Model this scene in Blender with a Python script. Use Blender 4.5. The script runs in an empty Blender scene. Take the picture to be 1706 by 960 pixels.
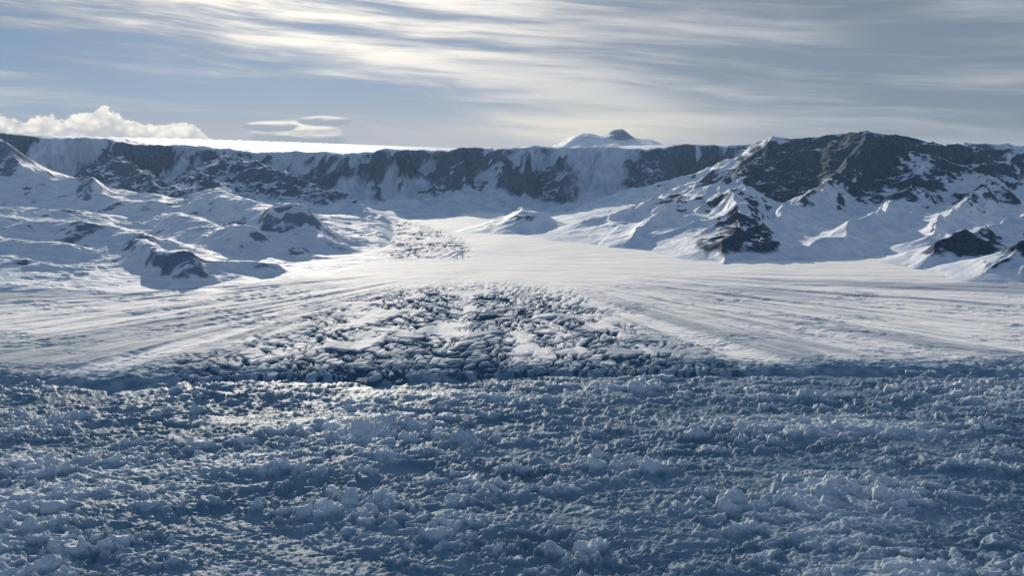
import bpy, bmesh, math, numpy as np
from mathutils import Vector
F=np.float32
CAMH=100.0; PITCH=math.radians(8.85); FPX=1477.0
CT,ST=math.cos(PITCH),math.sin(PITCH)
def pt(px,py,Y):
    """survey a sighted bearing/elevation at ground distance Y -> world point"""
    v=(480-py)/FPX; u=(px-853)/FPX
    k=Y/(CT+v*ST)
    return (u*k, Y, CAMH+k*(v*CT-ST))
# ---------------- noise ----------------
rng=np.random.RandomState(7)
PERM=rng.permutation(256).astype(np.int32); PERM=np.concatenate([PERM,PERM,PERM])
ANG=rng.rand(256)*2*np.pi; GX=np.cos(ANG).astype(F); GY=np.sin(ANG).astype(F)
RND=rng.rand(256).astype(F); RND2=rng.rand(256).astype(F); RND3=rng.rand(256).astype(F)
def per(x,y,seed=0):
    x=np.asarray(x,F)+F(seed*17.31); y=np.asarray(y,F)+F(seed*9.77)
    xi=np.floor(x); yi=np.floor(y); xf=x-xi; yf=y-yi
    xi=xi.astype(np.int32)&255; yi=yi.astype(np.int32)&255
    u=xf*xf*xf*(xf*(xf*6-15)+10); v=yf*yf*yf*(yf*(yf*6-15)+10)
    a=PERM[xi]; b=PERM[xi+1]
    h00=PERM[a+yi]; h01=PERM[a+yi+1]; h10=PERM[b+yi]; h11=PERM[b+yi+1]
    n00=GX[h00]*xf+GY[h00]*yf; n10=GX[h10]*(xf-1)+GY[h10]*yf
    n01=GX[h01]*xf+GY[h01]*(yf-1); n11=GX[h11]*(xf-1)+GY[h11]*(yf-1)
    x0=n00+u*(n10-n00); x1=n01+u*(n11-n01)
    return (x0+v*(x1-x0))*F(1.5)
def fbm(x,y,o=4,seed=0,g=.5,l=2.07):
    s=0;a=1.0
    for i in range(o):
        s=s+a*per(x,y,seed+i*3); x=x*l;y=y*l;a*=g
    return s
def ridged(x,y,o=4,seed=0,g=.5,l=2.07):
    s=0;a=1.0;t=0
    for i in range(o):
        r=1-np.abs(per(x,y,seed+i*3))*1.6; s=s+a*r*np.abs(r); t+=a; x=x*l;y=y*l;a*=g
    return s/t
def worley(x,y,seed=0):
    """F1,F2,cell hash, offset from the cell point"""
    x=np.asarray(x,F)+F(seed*3.7); y=np.asarray(y,F)
    xi=np.floor(x).astype(np.int32); yi=np.floor(y).astype(np.int32)
    f1=np.full(x.shape,9,F); f2=np.full(x.shape,9,F); cid=np.zeros(x.shape,np.int32); ox=np.zeros(x.shape,F); oy=np.zeros(x.shape,F)
    for dx in(-1,0,1):
        for dy in(-1,0,1):
            cx=xi+dx; cy=yi+dy
            h=PERM[PERM[cx&255]+(cy&255)]
            ax=(x-cx-RND[h]).astype(F); ay=(y-cy-RND2[h]).astype(F); d=np.hypot(ax,ay)
            m=d<f1
            f2=np.where(m,f1,np.minimum(f2,d)); cid=np.where(m,h,cid); f1=np.where(m,d,f1); ox=np.where(m,ax,ox); oy=np.where(m,ay,oy)
    return f1,f2,cid,ox,oy
def sst(a,b,x):
    t=np.clip((x-a)/(b-a),0,1); return t*t*(3-2*t)
def segd(X,Y,p,q):
    dx,dy=q[0]-p[0],q[1]-p[1]
    t=np.clip(((X-p[0])*dx+(Y-p[1])*dy)/(dx*dx+dy*dy+1e-6),0,1)
    return np.hypot(X-p[0]-t*dx,Y-p[1]-t*dy),t
def ridge_field(X,Y,lines,k=7.0):
    h=np.full(X.shape,-8,F)
    for s,pts in lines:
        P=[pt(*p) for p in pts]
        g=np.full(X.shape,-8,F)
        for p,q in zip(P[:-1],P[1:]):
            d,t=segd(X,Y,p,q); z=np.maximum(p[2]+(q[2]-p[2])*t,1)+8
            g=np.maximum(g,z*np.exp(-s*d/z)-8)
        m=np.maximum(h,g); h=m+np.maximum(k-np.abs(h-g),0)**2/(4*k)*sst(0,15,m)
    return h
def fan(u0,u1,nu,Y,apex=40):
    u=np.linspace(u0,u1,nu)
    YY,UU=np.meshgrid(Y,u,indexing='ij')
    return (UU*(YY+apex)).astype(F),YY.astype(F)
def invspace(a,b,n): return 1/np.linspace(1/a,1/b,n)
def border(Z,l=0,r=0,b=0,t=0,low=-14):
    nr,nc=Z.shape; i=np.arange(nr)[:,None]; j=np.arange(nc)[None,:]; f=np.ones(Z.shape,F)
    if l: f=f*sst(0,l,j)
    if r: f=f*sst(0,r,nc-1-j)
    if b: f=f*sst(0,b,i)
    if t: f=f*sst(0,t,nr-1-i)
    return Z*f+low*(1-f)
def slope(X,Y,Z):
    P=np.stack([X,Y,Z],-1); a=np.gradient(P,axis=1); b=np.gradient(P,axis=0)
    n=np.cross(a,b); n/=np.linalg.norm(n,axis=-1,keepdims=True)+1e-9
    return n
def mesh(name,X,Y,Z,mat,attrs={},cut=-6.8):
    nr,nc=X.shape
    me=bpy.data.meshes.new(name); nv=nr*nc
    me.vertices.add(nv); me.vertices.foreach_set('co',np.stack([X,Y,Z],-1).astype(F).ravel())
    i=(np.arange(nr-1)[:,None]*nc+np.arange(nc-1)[None,:])
    zz=np.maximum.reduce([Z[:-1,:-1],Z[1:,:-1],Z[:-1,1:],Z[1:,1:]])
    i=i[zz>cut]   # skip buried quads
    q=np.stack([i,i+1,i+nc+1,i+nc],-1).astype(np.int32)
    me.loops.add(q.size); me.loops.foreach_set('vertex_index',q.ravel())
    me.polygons.add(len(q)); me.polygons.foreach_set('loop_start',np.arange(0,q.size,4,dtype=np.int32))
    me.update(calc_edges=True); me.shade_smooth()
    for k,v in attrs.items():
        me.attributes.new(k,'FLOAT','POINT').data.foreach_set('value',np.ascontiguousarray(v,F).ravel())
    me.materials.append(mat)
    o=bpy.data.objects.new(name,me); bpy.context.scene.collection.objects.link(o); return o
# ---------------- node helpers ----------------
class NT:
    def __init__(s,nt): s.nt=nt
    def put(s,sock,v):
        if isinstance(v,(int,float)): sock.default_value=v
        elif isinstance(v,tuple):
            sock.default_value=v if len(v)==len(sock.default_value) else v[:3] if len(sock.default_value)==3 else v+(1,)
        else: s.nt.links.new(v,sock)
    def m(s,op,a,b=0.0,c=0.0):
        n=s.nt.nodes.new('ShaderNodeMath'); n.operation=op
        s.put(n.inputs[0],a); s.put(n.inputs[1],b); s.put(n.inputs[2],c); return n.outputs[0]
    def add(s,a,b): return s.m('ADD',a,b)
    def sub(s,a,b): return s.m('SUBTRACT',a,b)
    def mul(s,a,b): return s.m('MULTIPLY',a,b)
    def ss(s,x,a,b,lo=0.0,hi=1.0):
        n=s.nt.nodes.new('ShaderNodeMapRange'); n.interpolation_type='SMOOTHSTEP'
        s.put(n.inputs[0],x); s.put(n.inputs[1],a); s.put(n.inputs[2],b); s.put(n.inputs[3],lo); s.put(n.inputs[4],hi); return n.outputs[0]
    def vec(s,x,y,z=0.0):
        n=s.nt.nodes.new('ShaderNodeCombineXYZ'); s.put(n.inputs[0],x);s.put(n.inputs[1],y);s.put(n.inputs[2],z); return n.outputs[0]
    def noise(s,v,scale=1.0,detail=4.0,rough=.5,dist=0.0):
        n=s.nt.nodes.new('ShaderNodeTexNoise'); s.put(n.inputs['Vector'],v); n.inputs['Scale'].default_value=scale
        n.inputs['Detail'].default_value=detail; n.inputs['Roughness'].default_value=rough; n.inputs['Distortion'].default_value=dist
        return n.outputs[0]
    def voro(s,v,scale=1.0,smooth=.5):
        n=s.nt.nodes.new('ShaderNodeTexVoronoi'); n.feature='SMOOTH_F1'; s.put(n.inputs['Vector'],v); n.inputs['Scale'].default_value=scale
        n.inputs['Smoothness'].default_value=smooth; return n.outputs['Distance']
    def mix(s,f,a,b):
        n=s.nt.nodes.new('ShaderNodeMix'); n.data_type='RGBA'; s.put(n.inputs[0],f); s.put(n.inputs[6],a); s.put(n.inputs[7],b); return n.outputs[2]
    def attr(s,name):
        n=s.nt.nodes.new('ShaderNodeAttribute'); n.attribute_name=name; return n.outputs['Fac']
    def gauss(s,x,x0,sx,y,y0,sy):
        a=s.m('DIVIDE',s.sub(x,x0),sx); b=s.m('DIVIDE',s.sub(y,y0),sy)
        return s.m('EXPONENT',s.mul(s.add(s.mul(a,a),s.mul(b,b)),-1.0))
def newmat(name):
    m=bpy.data.materials.new(name); m.use_nodes=True; nt=m.node_tree
    b=nt.nodes['Principled BSDF']; return m,NT(nt),b
def setbump(N,b,h,dist,strength=1.0):
    n=N.nt.nodes.new('ShaderNodeBump'); n.inputs['Strength'].default_value=strength; n.inputs['Distance'].default_value=dist
    N.put(n.inputs['Height'],h); N.nt.links.new(n.outputs[0],b.inputs['Normal'])
def objco(N):
    return N.nt.nodes.new('ShaderNodeTexCoord').outputs['Object']
def mapped(N,co,sc):
    mp=N.nt.nodes.new('ShaderNodeMapping'); mp.inputs['Scale'].default_value=sc; N.nt.links.new(co,mp.inputs[0]); return mp.outputs[0]
SNOW=(.86,.85,.83)
def mountain_mat(name,rockc1,rockc2,scale,amt=.45,thin_shade=(.64,.71,.80),snow=SNOW,aniso=(1,1,.5)):
    m,N,b=newmat(name); co=objco(N)
    n1=N.noise(mapped(N,co,aniso),scale,5,.62); n2=N.noise(co,scale*5,3,.6)
    rk=N.attr('rock')
    f=N.ss(N.add(rk,N.mul(N.sub(N.add(n1,N.mul(n2,.4)),.7),amt*2)),.22,.78)
    rock=N.mix(N.ss(n2,.35,.65),rockc1,rockc2)
    sn=N.mix(N.ss(n1,.3,.7),thin_shade,snow)  # bluish patches: thin snow, with slope shade put into the colour
    N.put(b.inputs['Base Color'],N.mix(f,sn,rock))
    N.put(b.inputs['Roughness'],N.add(.7,N.mul(f,.2))); b.inputs['Specular IOR Level'].default_value=.08
    setbump(N,b,N.add(N.mul(n2,.5),n1),1.2,.5)
    return m
# ---------------- MELANGE ----------------
YB=392.0
def edge(X):
    return YB+10*per(X/70,X*0+3.3,4)+5*per(X/19,X*0+1.1,5)+X*.05
X,Y=fan(-.78,.78,1300,invspace(135,470,660))
w1=fbm(X/14,Y/14,3,11)*5; w2=fbm(X/14,Y/14,3,23)*5
Xw,Yw=X+w1,Y+w2
act=np.clip(.6+.9*fbm(X/60,Y/26,3,301),.10,1.4)
act2=np.clip(.5+1.2*fbm(X/14,Y/9,3,307),.05,1.5)
z=fbm(X/80,Y/40,3,1)*1.8
def slabs(x,y,sc,scy,seed,hgt,tilt,pw):
    f1,f2,c,ox,oy=worley(x/sc,y/scy,seed)
    b=RND3[c]**pw*hgt*(.35+.65*sst(.0,.35,RND3[c]))+ (RND[c]-.5)*tilt*ox+(RND2[c]-.35)*tilt*oy
    return sst(0,.14,f2-f1)*b
z+=slabs(X+w1*.4,Y+w2*.4,7,4.6,1,2.8,3.0,4)*act
z+=slabs(X+w1*.2,Y+w2*.2,3.4,2.5,2,1.6,2.4,2)*act*act2
z+=slabs(X+w2*.12,Y+w1*.12,1.6,1.25,3,.7,1.0,1.5)*(.3+.6*act2)
z+=(ridged(Xw/8,Yw/5.5,4,31,.48)-.3)*1.7*(.4+.6*act)
z+=fbm(X/.8,Y/.75,2,41)*.06
pr=sst(.45,.95,ridged(X/140+w1/30,Yw/26,2,55)); z+=pr*1.8*(.3+.7*ridged(Xw/5,Yw/4,2,57))
ed=edge(X); t=sst(-26,4,Y-ed)
z=z*(1-t*.5)-6*sst(-4,12,Y-ed)
z-=2.6
z=np.maximum(z,-7.2)
def mel_mat():
    m,N,b=newmat('melange_ice'); co=objco(N)
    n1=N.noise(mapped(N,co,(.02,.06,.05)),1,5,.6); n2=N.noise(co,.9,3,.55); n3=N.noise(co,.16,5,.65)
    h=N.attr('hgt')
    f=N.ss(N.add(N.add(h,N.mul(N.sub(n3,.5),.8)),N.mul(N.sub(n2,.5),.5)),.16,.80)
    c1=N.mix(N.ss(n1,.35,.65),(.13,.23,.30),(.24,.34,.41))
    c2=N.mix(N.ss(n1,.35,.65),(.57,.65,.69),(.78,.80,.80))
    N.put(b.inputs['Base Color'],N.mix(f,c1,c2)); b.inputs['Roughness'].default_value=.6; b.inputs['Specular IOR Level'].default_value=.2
    setbump(N,b,N.add(N.mul(n2,.7),N.mul(n3,1.2)),.4,.5)
    return m
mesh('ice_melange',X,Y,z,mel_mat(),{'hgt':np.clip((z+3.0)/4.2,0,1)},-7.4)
# ---------------- GLACIER ----------------
X,Y=fan(-.78,.78,1250,np.concatenate([invspace(368,1500,720),np.linspace(1520,14000,40)]))
ed=edge(X)
z=fbm(X/160,Y/220,3,2)*1.6*sst(380,700,Y)
apx,apy=-25.,760.
dx,dy=X-apx,apy-Y; r=np.hypot(dx,dy); ph=np.arctan2(dx,dy)
nz=fbm(X/45,Y/45,3,14)
wx=fbm(X/26,Y/26,3,61)*9; wy=fbm(X/26,Y/26,3,67)*12
phc=np.clip(ph,-1.5,1.5)
hw=64+(660-Y)*.24
fx=(X+30)/hw
fanm=sst(1.30,.65,np.abs(fx)+nz*.30)*sst(705,600,Y+nz*30+40*fx*fx)
A=fx*68; R=Y-30*fx*fx+wy*.5
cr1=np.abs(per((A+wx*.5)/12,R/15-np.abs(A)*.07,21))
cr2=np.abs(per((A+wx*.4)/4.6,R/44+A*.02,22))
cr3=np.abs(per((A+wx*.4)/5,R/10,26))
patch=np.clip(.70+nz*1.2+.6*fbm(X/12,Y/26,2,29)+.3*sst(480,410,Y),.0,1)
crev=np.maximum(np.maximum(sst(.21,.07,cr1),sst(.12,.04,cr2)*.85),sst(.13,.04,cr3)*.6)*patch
line=[pt(*p) for p in [(575,356,1420),(640,368,1240),(690,384,1090),(715,404,940),(712,430,810)]]
dd=np.full(X.shape,1e4,F)
for p,q in zip(line[:-1],line[1:]): dd=np.minimum(dd,segd(X,Y,p,q)[0])
strip=sst(56,24,dd+nz*16)*sst(780,850,Y)
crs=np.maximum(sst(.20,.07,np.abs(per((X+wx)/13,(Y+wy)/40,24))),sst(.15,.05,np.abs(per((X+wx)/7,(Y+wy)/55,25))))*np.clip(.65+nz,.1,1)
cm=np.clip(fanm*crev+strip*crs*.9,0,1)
z-=fanm*crev*2.5+strip*crs*2.8
z+=strip*ridged(X/24,Y/34,2,35)*1.0
fl=fbm(phc*9,r/420,5,81,.6); fl2=fbm(phc*30,r/260,3,83,.55)
z+=(fl*1.3+fl2*.4)*sst(60,200,r)*sst(760,640,Y)*(1-.7*fanm)
nb=fbm(X/70,Y/40,3,71)
side=np.clip(sst(-.1,.5,nb+.15)*sst(720,600,Y)*(1-fanm),0,1)
Yb=Y+.22*np.abs(X)
sas=ridged((X+wx)/30,(Yb+wy*.25)/8.0,4,73,.58)
z+=side*(sas-.5)*1.0
front=sst(425,396,Y+nb*10-X*.05)
z+=front*(ridged((X+wx)/16,(Y+wy)/7,4,75)-.4)*1.8
z+=fbm(X/3,Y/3,2,85)*.05
z+=fbm(X/40,Y/16,3,86)*.3
z=np.maximum(z,-5.5)
z-=14*sst(2,-12,Y-ed)
z=np.where(Y>2000,-5,z); z=np.maximum(z,-7.3)
# one broad clean snow stripe swings in from the left valley between greyer ice
stripe=np.exp(-((ph+.86+.10*per(r/200,r*0,5))/.10)**2)
tone=np.clip(.40+1.3*fl+.6*fl2-.9*stripe+.25*np.exp(-((ph+.62)/.10)**2)+.25*np.exp(-((ph+1.15)/.12)**2),0,1)*sst(80,300,r)*sst(760,620,Y)
icy=np.clip(front*.7+fanm*(.02+.30*sst(450,400,Y))+side*sst(.5,.8,sas)*.40*(1-stripe)+sst(8,-4,Y-ed),0,1)
def gl_mat():
    m,N,b=newmat('glacier_snow'); co=objco(N)
    n1=N.noise(mapped(N,co,(.02,.09,.1)),1,6,.6,.4); n2=N.noise(co,.7,4,.6); n3=N.noise(co,.15,4,.6)
    sn=N.mix(N.ss(N.add(N.mul(n1,.4),N.mul(N.attr('tone'),.6)),.22,.8),(.89,.87,.83),(.42,.47,.51))
    ice=N.mix(N.ss(n3,.35,.65),(.17,.27,.35),(.38,.48,.54))
    f=N.ss(N.add(N.attr('icy'),N.mul(N.sub(n2,.5),.5)),.25,.85)
    c=N.mix(f,sn,ice)
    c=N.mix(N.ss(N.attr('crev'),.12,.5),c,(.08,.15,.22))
    N.put(b.inputs['Base Color'],c); b.inputs['Roughness'].default_value=.8; b.inputs['Specular IOR Level'].default_value=.08
    setbump(N,b,N.add(N.mul(n2,.6),n1),.5,.4); return m
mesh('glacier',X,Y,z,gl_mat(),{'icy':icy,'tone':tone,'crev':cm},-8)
# ---------------- ESCARPMENT ----------------
X,Y=fan(-.82,.82,1200,np.concatenate([np.linspace(1180,1760,440),np.geomspace(1765,14000,60)]),40)
cx=np.array([-400,0,130,350,500,600,700,850,1050,1250,1450,1706,2200]); cy=np.array([218,224,229,246,255,253,250,247,247,241,240,242,242])
zr=np.interp(X,(cx-853)*1.137,100+1.15*(250-cy)).astype(F)+5*per(X/90,X*0,3)+3*per(X/23,X*0,5)
rim=1640+70*per(X/240,X*0+.5,6)+44*per(X/75,X*0+.7,7)+18*per(X/28,X*0+.7,8)
wx=fbm(X/60,Y/60,3,101)*26
s=rim-Y
q=X+wx+s*.9*per(X/300,X*0,12)+s*.35
gul=ridged(q/70,Y/200+3,4,103,.5)
gul2=ridged((q+8)/19,Y/80+3,3,104,.5)
s2=s+((gul-.5)*-72+(gul2-.5)*-20)*sst(-15,40,s)
s2p=np.maximum(s2,0); s2r=s2p*s2p/(s2p+24)
low=zr*np.exp(-s2r/84)-5*sst(0,120,s2p)-6*sst(150,330,s2p)
bs=np.clip(-s,0,2000)
plat=zr-1*sst(0,60,bs)+bs*.004*(1-bs/4000)+per(X/400,Y/400,8)*1.2*sst(0,300,-s)
z=np.where(s2>0,low,plat)
sp=ridge_field(X+wx*.6,Y+fbm(X/60,Y/60,3,107)*14,[
 (.75,[(340,268,1590),(375,258,1520),(440,274,1440),(520,304,1360),(600,342,1270),(640,360,1220)]),
 (.6,[(375,258,1520),(340,285,1400),(330,305,1300)]),
 (.9,[(180,255,1560),(230,280,1450),(260,300,1350)]),
 (.9,[(760,268,1600),(735,300,1550),(720,338,1490)]),
 (.8,[(950,262,1620),(960,310,1540),(985,345,1470)]),(.8,[(1090,262,1600),(1080,305,1520),(1060,340,1450)]),
 (.8,[(860,258,1640),(850,300,1570),(845,335,1500)]),
 (.40,[(620,334,1420),(650,329,1420),(685,334,1420)]),
])
am=sst(2,30,sp)
sp+=(ridged(X/46,Y/46,4,109,.45)-.3)*9*am-2*am
z=np.maximum(z,np.where(Y<1700,sp,-50))
z+=fbm(X/12,Y/12,3,111)*1.2*sst(10,40,z)*(Y<1720)
z=border(z,b=30)
n=slope(X,Y,z); st=1-n[...,2]
big=fbm(X/120,Y/200,3,113)
rb=sst(.10,.52,gul*.50+gul2*.50+big*.8-.03)*sst(20,48,z+24*big)*sst(0,16,s2+16*big)*sst(230,170,s)
rs=sst(.08,.28,st)*sst(14,34,z+8*fbm(X/40,Y/40,2,117))*.9
rock=np.where(sp>=low-1,rs,rb)*(Y<1900)
rock*=1-.95*np.exp(-((X-150)/50)**2)
esc=mountain_mat('escarpment_shaded_rock_snow',(.035,.065,.115),(.095,.14,.21),.05,.75,(.42,.52,.65),(.70,.74,.79))  # base colours carry far haze on the rock and shade on the snow
mesh('escarpment',X,Y,z,esc,{'rock':rock})
# ---------------- FAR PEAK ----------------
gx,gy=np.meshgrid(np.linspace(-60,460,260),np.linspace(2300,3000,180)); X,Y=gx.astype(F),gy.astype(F)
def bump(px,py,Yc,rx,ry,p=1.0,base=100):
    P=pt(px,py,Yc); return (P[2]-base)*np.exp(-((np.abs((X-P[0])/rx))**2+(np.abs((Y-P[1])/ry))**2)**p)
z=92+bump(1032,219,2600,34,60,1.1,122)+bump(965,224,2600,70,90,1,110)+bump(1030,234,2600,150,180,1.0,92)+bump(1085,236,2600,50,90,1,112)
z+=fbm(X/40,Y/40,4,131,.4)*3
n=slope(X,Y,z); P=pt(1035,214,2600)
rock=(sst(.02,.15,1-n[...,2])*.5+.45)*np.exp(-((X-P[0])/44)**4)*sst(118,136,z)
mesh('distant_peak',X,Y,z,mountain_mat('distant_peak_hazed_rock_snow',(.12,.16,.22),(.22,.26,.33),.04,.4),{'rock':rock})  # rock lightened and blued: aerial haze painted into its base colours
# ---------------- RIGHT MASSIF ----------------
X,Y=fan(-.12,.78,930,np.linspace(600,1640,800),40)
wx=fbm(X/80,Y/80,4,141,.4)*14; wy=fbm(X/80,Y/80,4,149,.4)*14
sp=ridge_field(X+wx,Y+wy,[
 (1.0,[(1235,244,1560),(1290,228,1420),(1360,221,1360),(1440,214,1310),(1500,219,1300),(1545,234,1320),(1620,242,1400),(1800,250,1450)]),
 (.62,[(1290,228,1420),(1262,268,1290),(1205,300,1160),(1130,324,1090),(1050,334,1060),(975,366,1060)]),
 (.7,[(1130,326,1090),(1100,350,1000),(1060,385,930)]),
 (.75,[(1262,268,1290),(1232,305,1120),(1222,334,960),(1218,366,860),(1200,434,775)]),
 (.8,[(1222,334,960),(1262,382,860),(1270,438,770)]),
 (.85,[(1440,214,1310),(1420,270,1190),(1355,308,1100),(1310,348,1000)]),
 (.6,[(1545,234,1320),(1520,298,1160),(1490,336,1000),(1420,365,930),(1350,405,830)]),
 (.7,[(1620,242,1400),(1640,298,1150),(1600,345,980),(1540,390,860)]),
 (.8,[(1850,290,1000),(1740,338,920),(1640,362,830),(1600,380,790),(1560,420,750)]),
 (.9,[(1850,360,740),(1740,382,710),(1690,392,700),(1650,440,680)]),
 (.7,[(838,362,1120),(868,339,1120),(900,354,1120)]),
],12)
am=sst(0,40,sp)
sp+=(ridged((X+wx)/80,(Y+wy)/80,4,151,.38)-.5)*16*am*(1-.6*sst(95,125,sp))
zf=pt(1330,270,1270)
face=np.exp(-((X-zf[0])/130)**2-((Y-zf[1])/130)**2)
sp+=(ridged((X+wx)/22,(Y+wy)/22,4,161,.45)-.45)*(1.4+3.2*face)*am*sst(30,80,sp+30*fbm(X/60,Y/60,2,162))*(1-.6*sst(95,120,sp))
z=sp-2.8
z=border(z,l=40,b=30)
n=slope(X,Y,z); st=1-n[...,2]
def zone(px,py,Yc,rx,ry):
    P=pt(px,py,Yc); return np.exp(-((X-P[0])/rx)**2-((Y-P[1])/ry)**2)
zz=1.15*zone(1330,270,1270,130,130)+.90*zone(1222,390,850,44,100)+.55*zone(1640,400,790,55,60)+.6*zone(1740,420,700,60,50)+.7*zone(1600,290,1340,160,110)+.35*zone(880,352,1105,20,20)+.35*zone(1180,340,1060,50,60)+.3*zone(1540,340,1100,50,80)
zz-=.35*zone(1090,355,1000,90,90)+.30*zone(1450,350,1000,80,80)
rock=sst(.20,.60,st*.95+zz*.8+.30*fbm(X/34,Y/44,3,165)-.07)*sst(2,12,z)
rock*=sst(.015,.07,st)*(1-.7*sst(117,130,z+8*fbm(X/30,Y/30,2,166)))
mesh('snowy_mountain',X,Y,z,mountain_mat('mountain_rock_snow',(.035,.055,.09),(.09,.12,.165),.06,.65,(.54,.63,.75)),{'rock':rock})
# ---------------- LEFT HILLS ----------------
X,Y=fan(-.78,-.10,860,np.linspace(560,1420,760),40)
wx=fbm(X/70,Y/70,3,171,.4)*12; wy=fbm(X/70,Y/70,3,179,.4)*12
z=ridge_field(X+wx,Y+wy,[(.22,[(-260,280,1250),(0,298,1230),(150,308,1200),(330,330,1120),(450,348,1060),(530,385,960)]),
 (.13,[(-200,340,980),(0,362,900),(150,385,850),(250,420,780)]),
 (.8,[(-160,195,1300),(-40,215,1260),(8,234,1240),(45,270,1200),(90,292,1170)]),
 (.9,[(112,294,1180),(135,287,1160),(158,302,1130)])],10)
wx2=fbm(X/30,Y/30,3,175,.5)*7; wy2=fbm(X/30,Y/30,3,176,.5)*7
rk=0
for pts,rr,a,kf in [([(350,318,1080),(420,320,1000),(500,358,930)],36,26,.06),([(275,330,990),(345,347,900),(400,375,850)],26,14,.15),
   ([(470,378,930),(548,396,870)],21,12,.40),([(232,395,780),(275,425,715),(322,466,668)],14,14,.40),([(-20,375,870),(130,368,850),(240,385,820)],26,11,.35),
   ([(180,320,1110),(250,328,1080)],24,8,.2),([(330,458,700),(440,450,720)],14,6,.35),([(400,388,860),(500,404,830)],20,7,.15),
   ([(-100,398,790),(80,408,770)],26,8,.3),([(20,328,1040),(180,334,1010)],28,8,.15),([(20,445,700),(140,440,705)],14,4,.4)]:
    P=[pt(*p) for p in pts]; d=np.full(X.shape,1e4,F)
    for p,q in zip(P[:-1],P[1:]): d=np.minimum(d,segd(X+wx*.6+wx2,Y+wy*.6+wy2,p,q)[0])
    g=np.exp(-(d/rr)**2.4); z+=a*g; rk=rk+kf*np.exp(-(d/rr/1.2)**2)
am=sst(-1,12,z)
z+=fbm((X+wx)/80,(Y+wy)/50,4,181,.42)*4.5*am
rough=sst(.0,.6,fbm(X/50,Y/40,3,189))
z+=(ridged((X+wx)/30,(Y+wy)/14,4,191,.52)-.45)*3.2*am*rough
z+=(ridged((X+wx-.5*Y)/46,(Y+wy)/8,3,197,.5)-.45)*1.2*am
z-=3.5
z=border(z,r=60,b=60)
n=slope(X,Y,z); st=1-n[...,2]
zz=rk*.9+.45*zone(20,250,1240,60,60)+.35*zone(135,290,1160,24,30)
rock=sst(.16,.60,st*.85+zz*.8+.22*fbm(X/26,Y/8,4,195)-.10+.25*rough)*sst(1,6,z)*sst(.006,.045,st)
mesh('snowy_hill',X,Y,z,mountain_mat('hill_rock_snow',(.12,.17,.24),(.22,.28,.35),.11,.65,(.60,.67,.76),SNOW,(.5,1.4,.6)),{'rock':rock*.85})
# ---------------- WORLD ----------------
SEL,SAZ=math.radians(17),math.radians(-14)
w=bpy.data.worlds.new("World"); bpy.context.scene.world=w; w.use_nodes=True
N=NT(w.node_tree); bg=w.node_tree.nodes['Background']; bg.inputs[1].default_value=.1
sky=w.node_tree.nodes.new('ShaderNodeTexSky'); sky.sky_type='NISHITA'; sky.sun_disc=False
sky.sun_elevation=SEL; sky.sun_rotation=SAZ%(2*math.pi); sky.altitude=500; sky.dust_density=.3; sky.ozone_density=2.5
tc=w.node_tree.nodes.new('ShaderNodeTexCoord'); sp=w.node_tree.nodes.new('ShaderNodeSeparateXYZ'); w.node_tree.links.new(tc.outputs['Generated'],sp.inputs[0])
dx,dy,dz=sp.outputs
az=N.m('ARCTAN2',dx,dy); el=dz
warp=N.noise(N.vec(N.mul(az,2.2),N.mul(el,9.0),3.0),1,2,.5)
e2=N.add(N.add(el,N.mul(az,.07)),N.mul(N.sub(warp,.5),.045))
s1=N.noise(N.vec(N.mul(az,1.9),N.mul(e2,20.0),0.0),1,6,.58,.2)
s2=N.noise(N.vec(N.mul(az,4.5),N.mul(e2,80.0),5.0),1,5,.6,.15)
s3=N.noise(N.vec(N.mul(az,1.4),N.mul(e2,7.0),9.0),1,3,.5)
st=N.add(N.add(N.mul(s1,.55),N.mul(s2,.22)),N.mul(s3,.23))
hole=N.gauss(az,-.34,.30,el,.040,.045)
right=N.ss(az,-.1,.45)
cov=N.ss(N.add(st,N.sub(N.mul(right,.10),N.mul(hole,.14))),.37,.54)
sung=N.gauss(az,-.20,.33,el,.17,.12)
brt=N.ss(N.sub(st,N.mul(right,.03)),.43,.59)
grey=N.mix(brt,(1.9,2.3,3.0),(4.1,4.45,5.0))
cream=N.mix(brt,(4.3,4.65,5.3),(14.0,13.0,11.4))
ccol=N.mix(sung,grey,cream)
blue=(1.25,2.15,4.0)
skyc=N.mix(.12,blue,sky.outputs[0])
col=N.mix(N.mul(cov,.94),skyc,ccol)
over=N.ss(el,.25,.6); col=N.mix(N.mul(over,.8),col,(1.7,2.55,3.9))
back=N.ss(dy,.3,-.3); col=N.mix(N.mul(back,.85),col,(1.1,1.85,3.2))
gl=N.mul(N.gauss(az,.075,.14,el,.022,.024),N.ss(st,.30,.55)); col=N.mix(gl,col,(8.4,8.0,7.0))
hz=N.mul(N.m('EXPONENT',N.mul(N.m('ABSOLUTE',N.add(el,-.002)),-60.0)),N.ss(dy,-.2,.4)); col=N.mix(N.mul(hz,.5),col,(4.6,5.0,5.5))
ln=N.noise(N.vec(N.mul(az,30.0),N.mul(el,160.0),1.0),1,3,.5)
def lens(col,a0,e0,sx,sy):
    x=N.m('DIVIDE',N.sub(az,a0),sx); y=N.m('DIVIDE',N.sub(el,e0),sy)
    q=N.add(N.add(N.mul(x,x),N.mul(y,y)),N.mul(N.sub(ln,.5),.7))
    mk=N.ss(q,1.15,.7); rimm=N.ss(N.add(y,N.mul(N.sub(ln,.5),1.2)),.05,.75)
    return N.mix(mk,col,N.mix(rimm,(3.3,3.7,4.4),(9.2,8.8,8.0)))
col=lens(col,-.235,.011,.054,.021)
col=lens(col,-.262,.025,.030,.006)
col=lens(col,-.205,.0310,.030,.0055)
pv=N.voro(N.vec(az,N.mul(el,1.3),0.0),48,.5); pn=N.noise(N.vec(az,el,0.0),130,5,.6); pv2=N.voro(N.vec(az,N.mul(el,1.3),4.0),120,.4)
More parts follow.
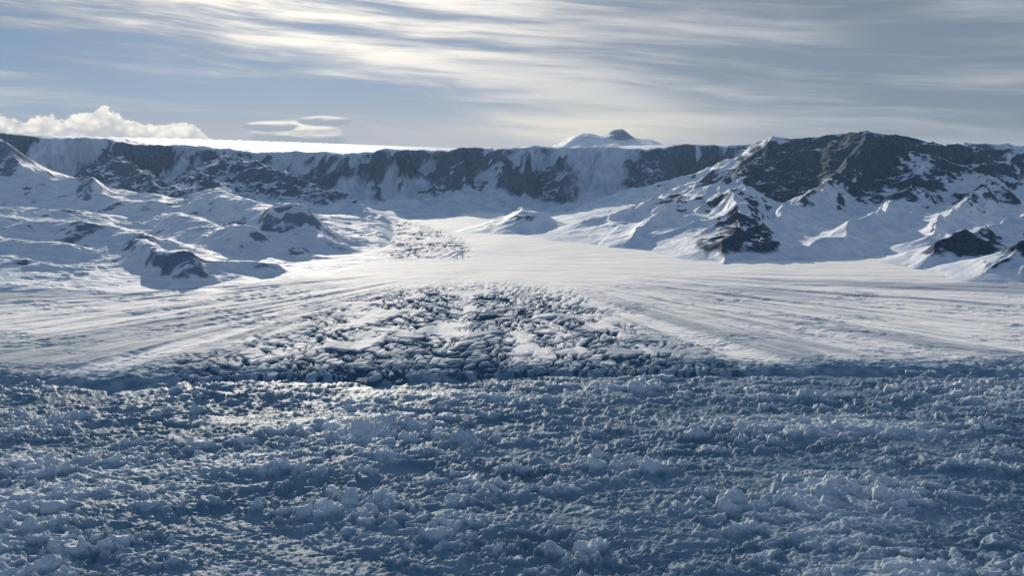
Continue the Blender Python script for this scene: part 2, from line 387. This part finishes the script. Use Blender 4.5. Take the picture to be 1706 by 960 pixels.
pb=N.noise(N.vec(N.mul(az,9.0),.3,0.0),1,2,.5)
top=N.add(N.add(N.mul(N.ss(az,-.290,-.345),.027),N.mul(N.ss(az,-.35,-.42),.005)),N.mul(N.gauss(az,-.425,.018,0.0,0.0,1.0),.009))
top=N.add(top,N.mul(N.sub(pb,.5),.014))
d=N.sub(N.add(top,N.add(N.mul(N.sub(.55,pv),.011),N.mul(N.sub(.5,pn),.016))),el)
mk=N.mul(N.ss(d,.000,.003),N.ss(az,-.285,-.305))
shade=N.ss(N.add(N.add(N.add(N.mul(pv2,.6),N.mul(pn,.7)),N.mul(pv,.4)),N.mul(d,20.0)),.65,1.45)
col=N.mix(mk,col,N.mix(shade,(9.6,9.3,8.6),(4.8,5.0,5.4)))
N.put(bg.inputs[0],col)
# ---------------- SUN ----------------
L=bpy.data.lights.new('sun','SUN'); L.energy=5.0; L.angle=math.radians(.5); L.color=(1,.92,.80)
so=bpy.data.objects.new('sun',L); bpy.context.scene.collection.objects.link(so)
sd=Vector((math.sin(SAZ)*math.cos(SEL),math.cos(SAZ)*math.cos(SEL),math.sin(SEL)))
so.rotation_euler=sd.to_track_quat('Z','Y').to_euler(); so.location=(0,0,300)
# ---------------- STRATUS CLOUD high ahead (shades the near ice) ----------------
nu,nv=220,90
U,V=np.meshgrid(np.linspace(-1,1,nu),np.linspace(-1,1,nv)); ZC=1000.
offy=ZC/math.tan(SEL)*math.cos(SAZ); offx=ZC/math.tan(SEL)*math.sin(SAZ)
gx=U*1300; gyf=406+gx*.04+12*per(gx/60,gx*0,7)+7*per(gx/18,gx*0,9)   # ground line where the shade ends
gy=-350+(gyf+350)*(V*.5+.5)
e=np.clip(1-np.maximum(np.abs(U)**8,np.abs(V)**12),0,1)
cxg,cyg=gx+offx,gy+offy
top_=ZC+(2+14*np.abs(fbm(gx/120,gy/60,4,401)))*np.sqrt(e); bot=ZC-(1+5*np.abs(fbm(gx/90,gy/50,4,411)))*np.sqrt(e)
me=bpy.data.meshes.new('stratus_cloud')
vs=[tuple(v) for v in np.stack([cxg,cyg,top_],-1).reshape(-1,3)]+[tuple(v) for v in np.stack([cxg,cyg,bot],-1).reshape(-1,3)]
fs=[]; o2=nu*nv
for i in range(nv-1):
    for j in range(nu-1):
        a=i*nu+j; fs.append((a,a+1,a+nu+1,a+nu)); fs.append((o2+a,o2+a+nu,o2+a+nu+1,o2+a+1))
me.from_pydata(vs,[],fs); me.shade_smooth()
m=bpy.data.materials.new('cloud_vapour'); m.use_nodes=True; nt=m.node_tree; nt.nodes.remove(nt.nodes['Principled BSDF'])
CN=NT(nt); out=nt.nodes['Material Output']
df=nt.nodes.new('ShaderNodeBsdfDiffuse'); df.inputs[0].default_value=(.85,.85,.87,1)
tr=nt.nodes.new('ShaderNodeBsdfTransparent'); mx=nt.nodes.new('ShaderNodeMixShader')
cn=CN.noise(mapped(CN,objco(CN),(.006,.012,.02)),1,5,.6); CN.put(mx.inputs[0],CN.ss(cn,.3,.6,.10,.34))
nt.links.new(tr.outputs[0],mx.inputs[1]); nt.links.new(df.outputs[0],mx.inputs[2]); nt.links.new(mx.outputs[0],out.inputs[0])
me.materials.append(m); ob=bpy.data.objects.new('stratus_cloud',me); bpy.context.scene.collection.objects.link(ob)
# ---------------- THIN HAZE over the upper glacier and mountains ----------------
bm=bmesh.new(); bmesh.ops.create_icosphere(bm,subdivisions=6,radius=1.0)
for v in bm.verts: v.co=Vector((v.co.x*3000+60,v.co.y*1250+1800,v.co.z*420-20))
me=bpy.data.meshes.new('snow_haze'); bm.to_mesh(me); bm.free()
m=bpy.data.materials.new('airborne_snow'); m.use_nodes=True; nt=m.node_tree; nt.nodes.remove(nt.nodes['Principled BSDF'])
vs_=nt.nodes.new('ShaderNodeVolumeScatter'); vs_.inputs['Color'].default_value=(.42,.66,1,1); vs_.inputs['Density'].default_value=.000085; vs_.inputs['Anisotropy'].default_value=.3
nt.links.new(vs_.outputs[0],nt.nodes['Material Output'].inputs['Volume'])
me.materials.append(m); ob=bpy.data.objects.new('snow_haze',me); bpy.context.scene.collection.objects.link(ob)
# ---------------- CAMERA ----------------
c=bpy.data.cameras.new('camera'); c.sensor_width=36; c.lens=36*FPX/1706; c.clip_start=1; c.clip_end=30000
co=bpy.data.objects.new('camera',c); bpy.context.scene.collection.objects.link(co)
co.location=(0,0,CAMH); co.rotation_euler=(math.pi/2-PITCH,0,0); bpy.context.scene.camera=co
sc=bpy.context.scene; sc.view_settings.view_transform='Standard'; sc.view_settings.look='None'; sc.view_settings.exposure=0
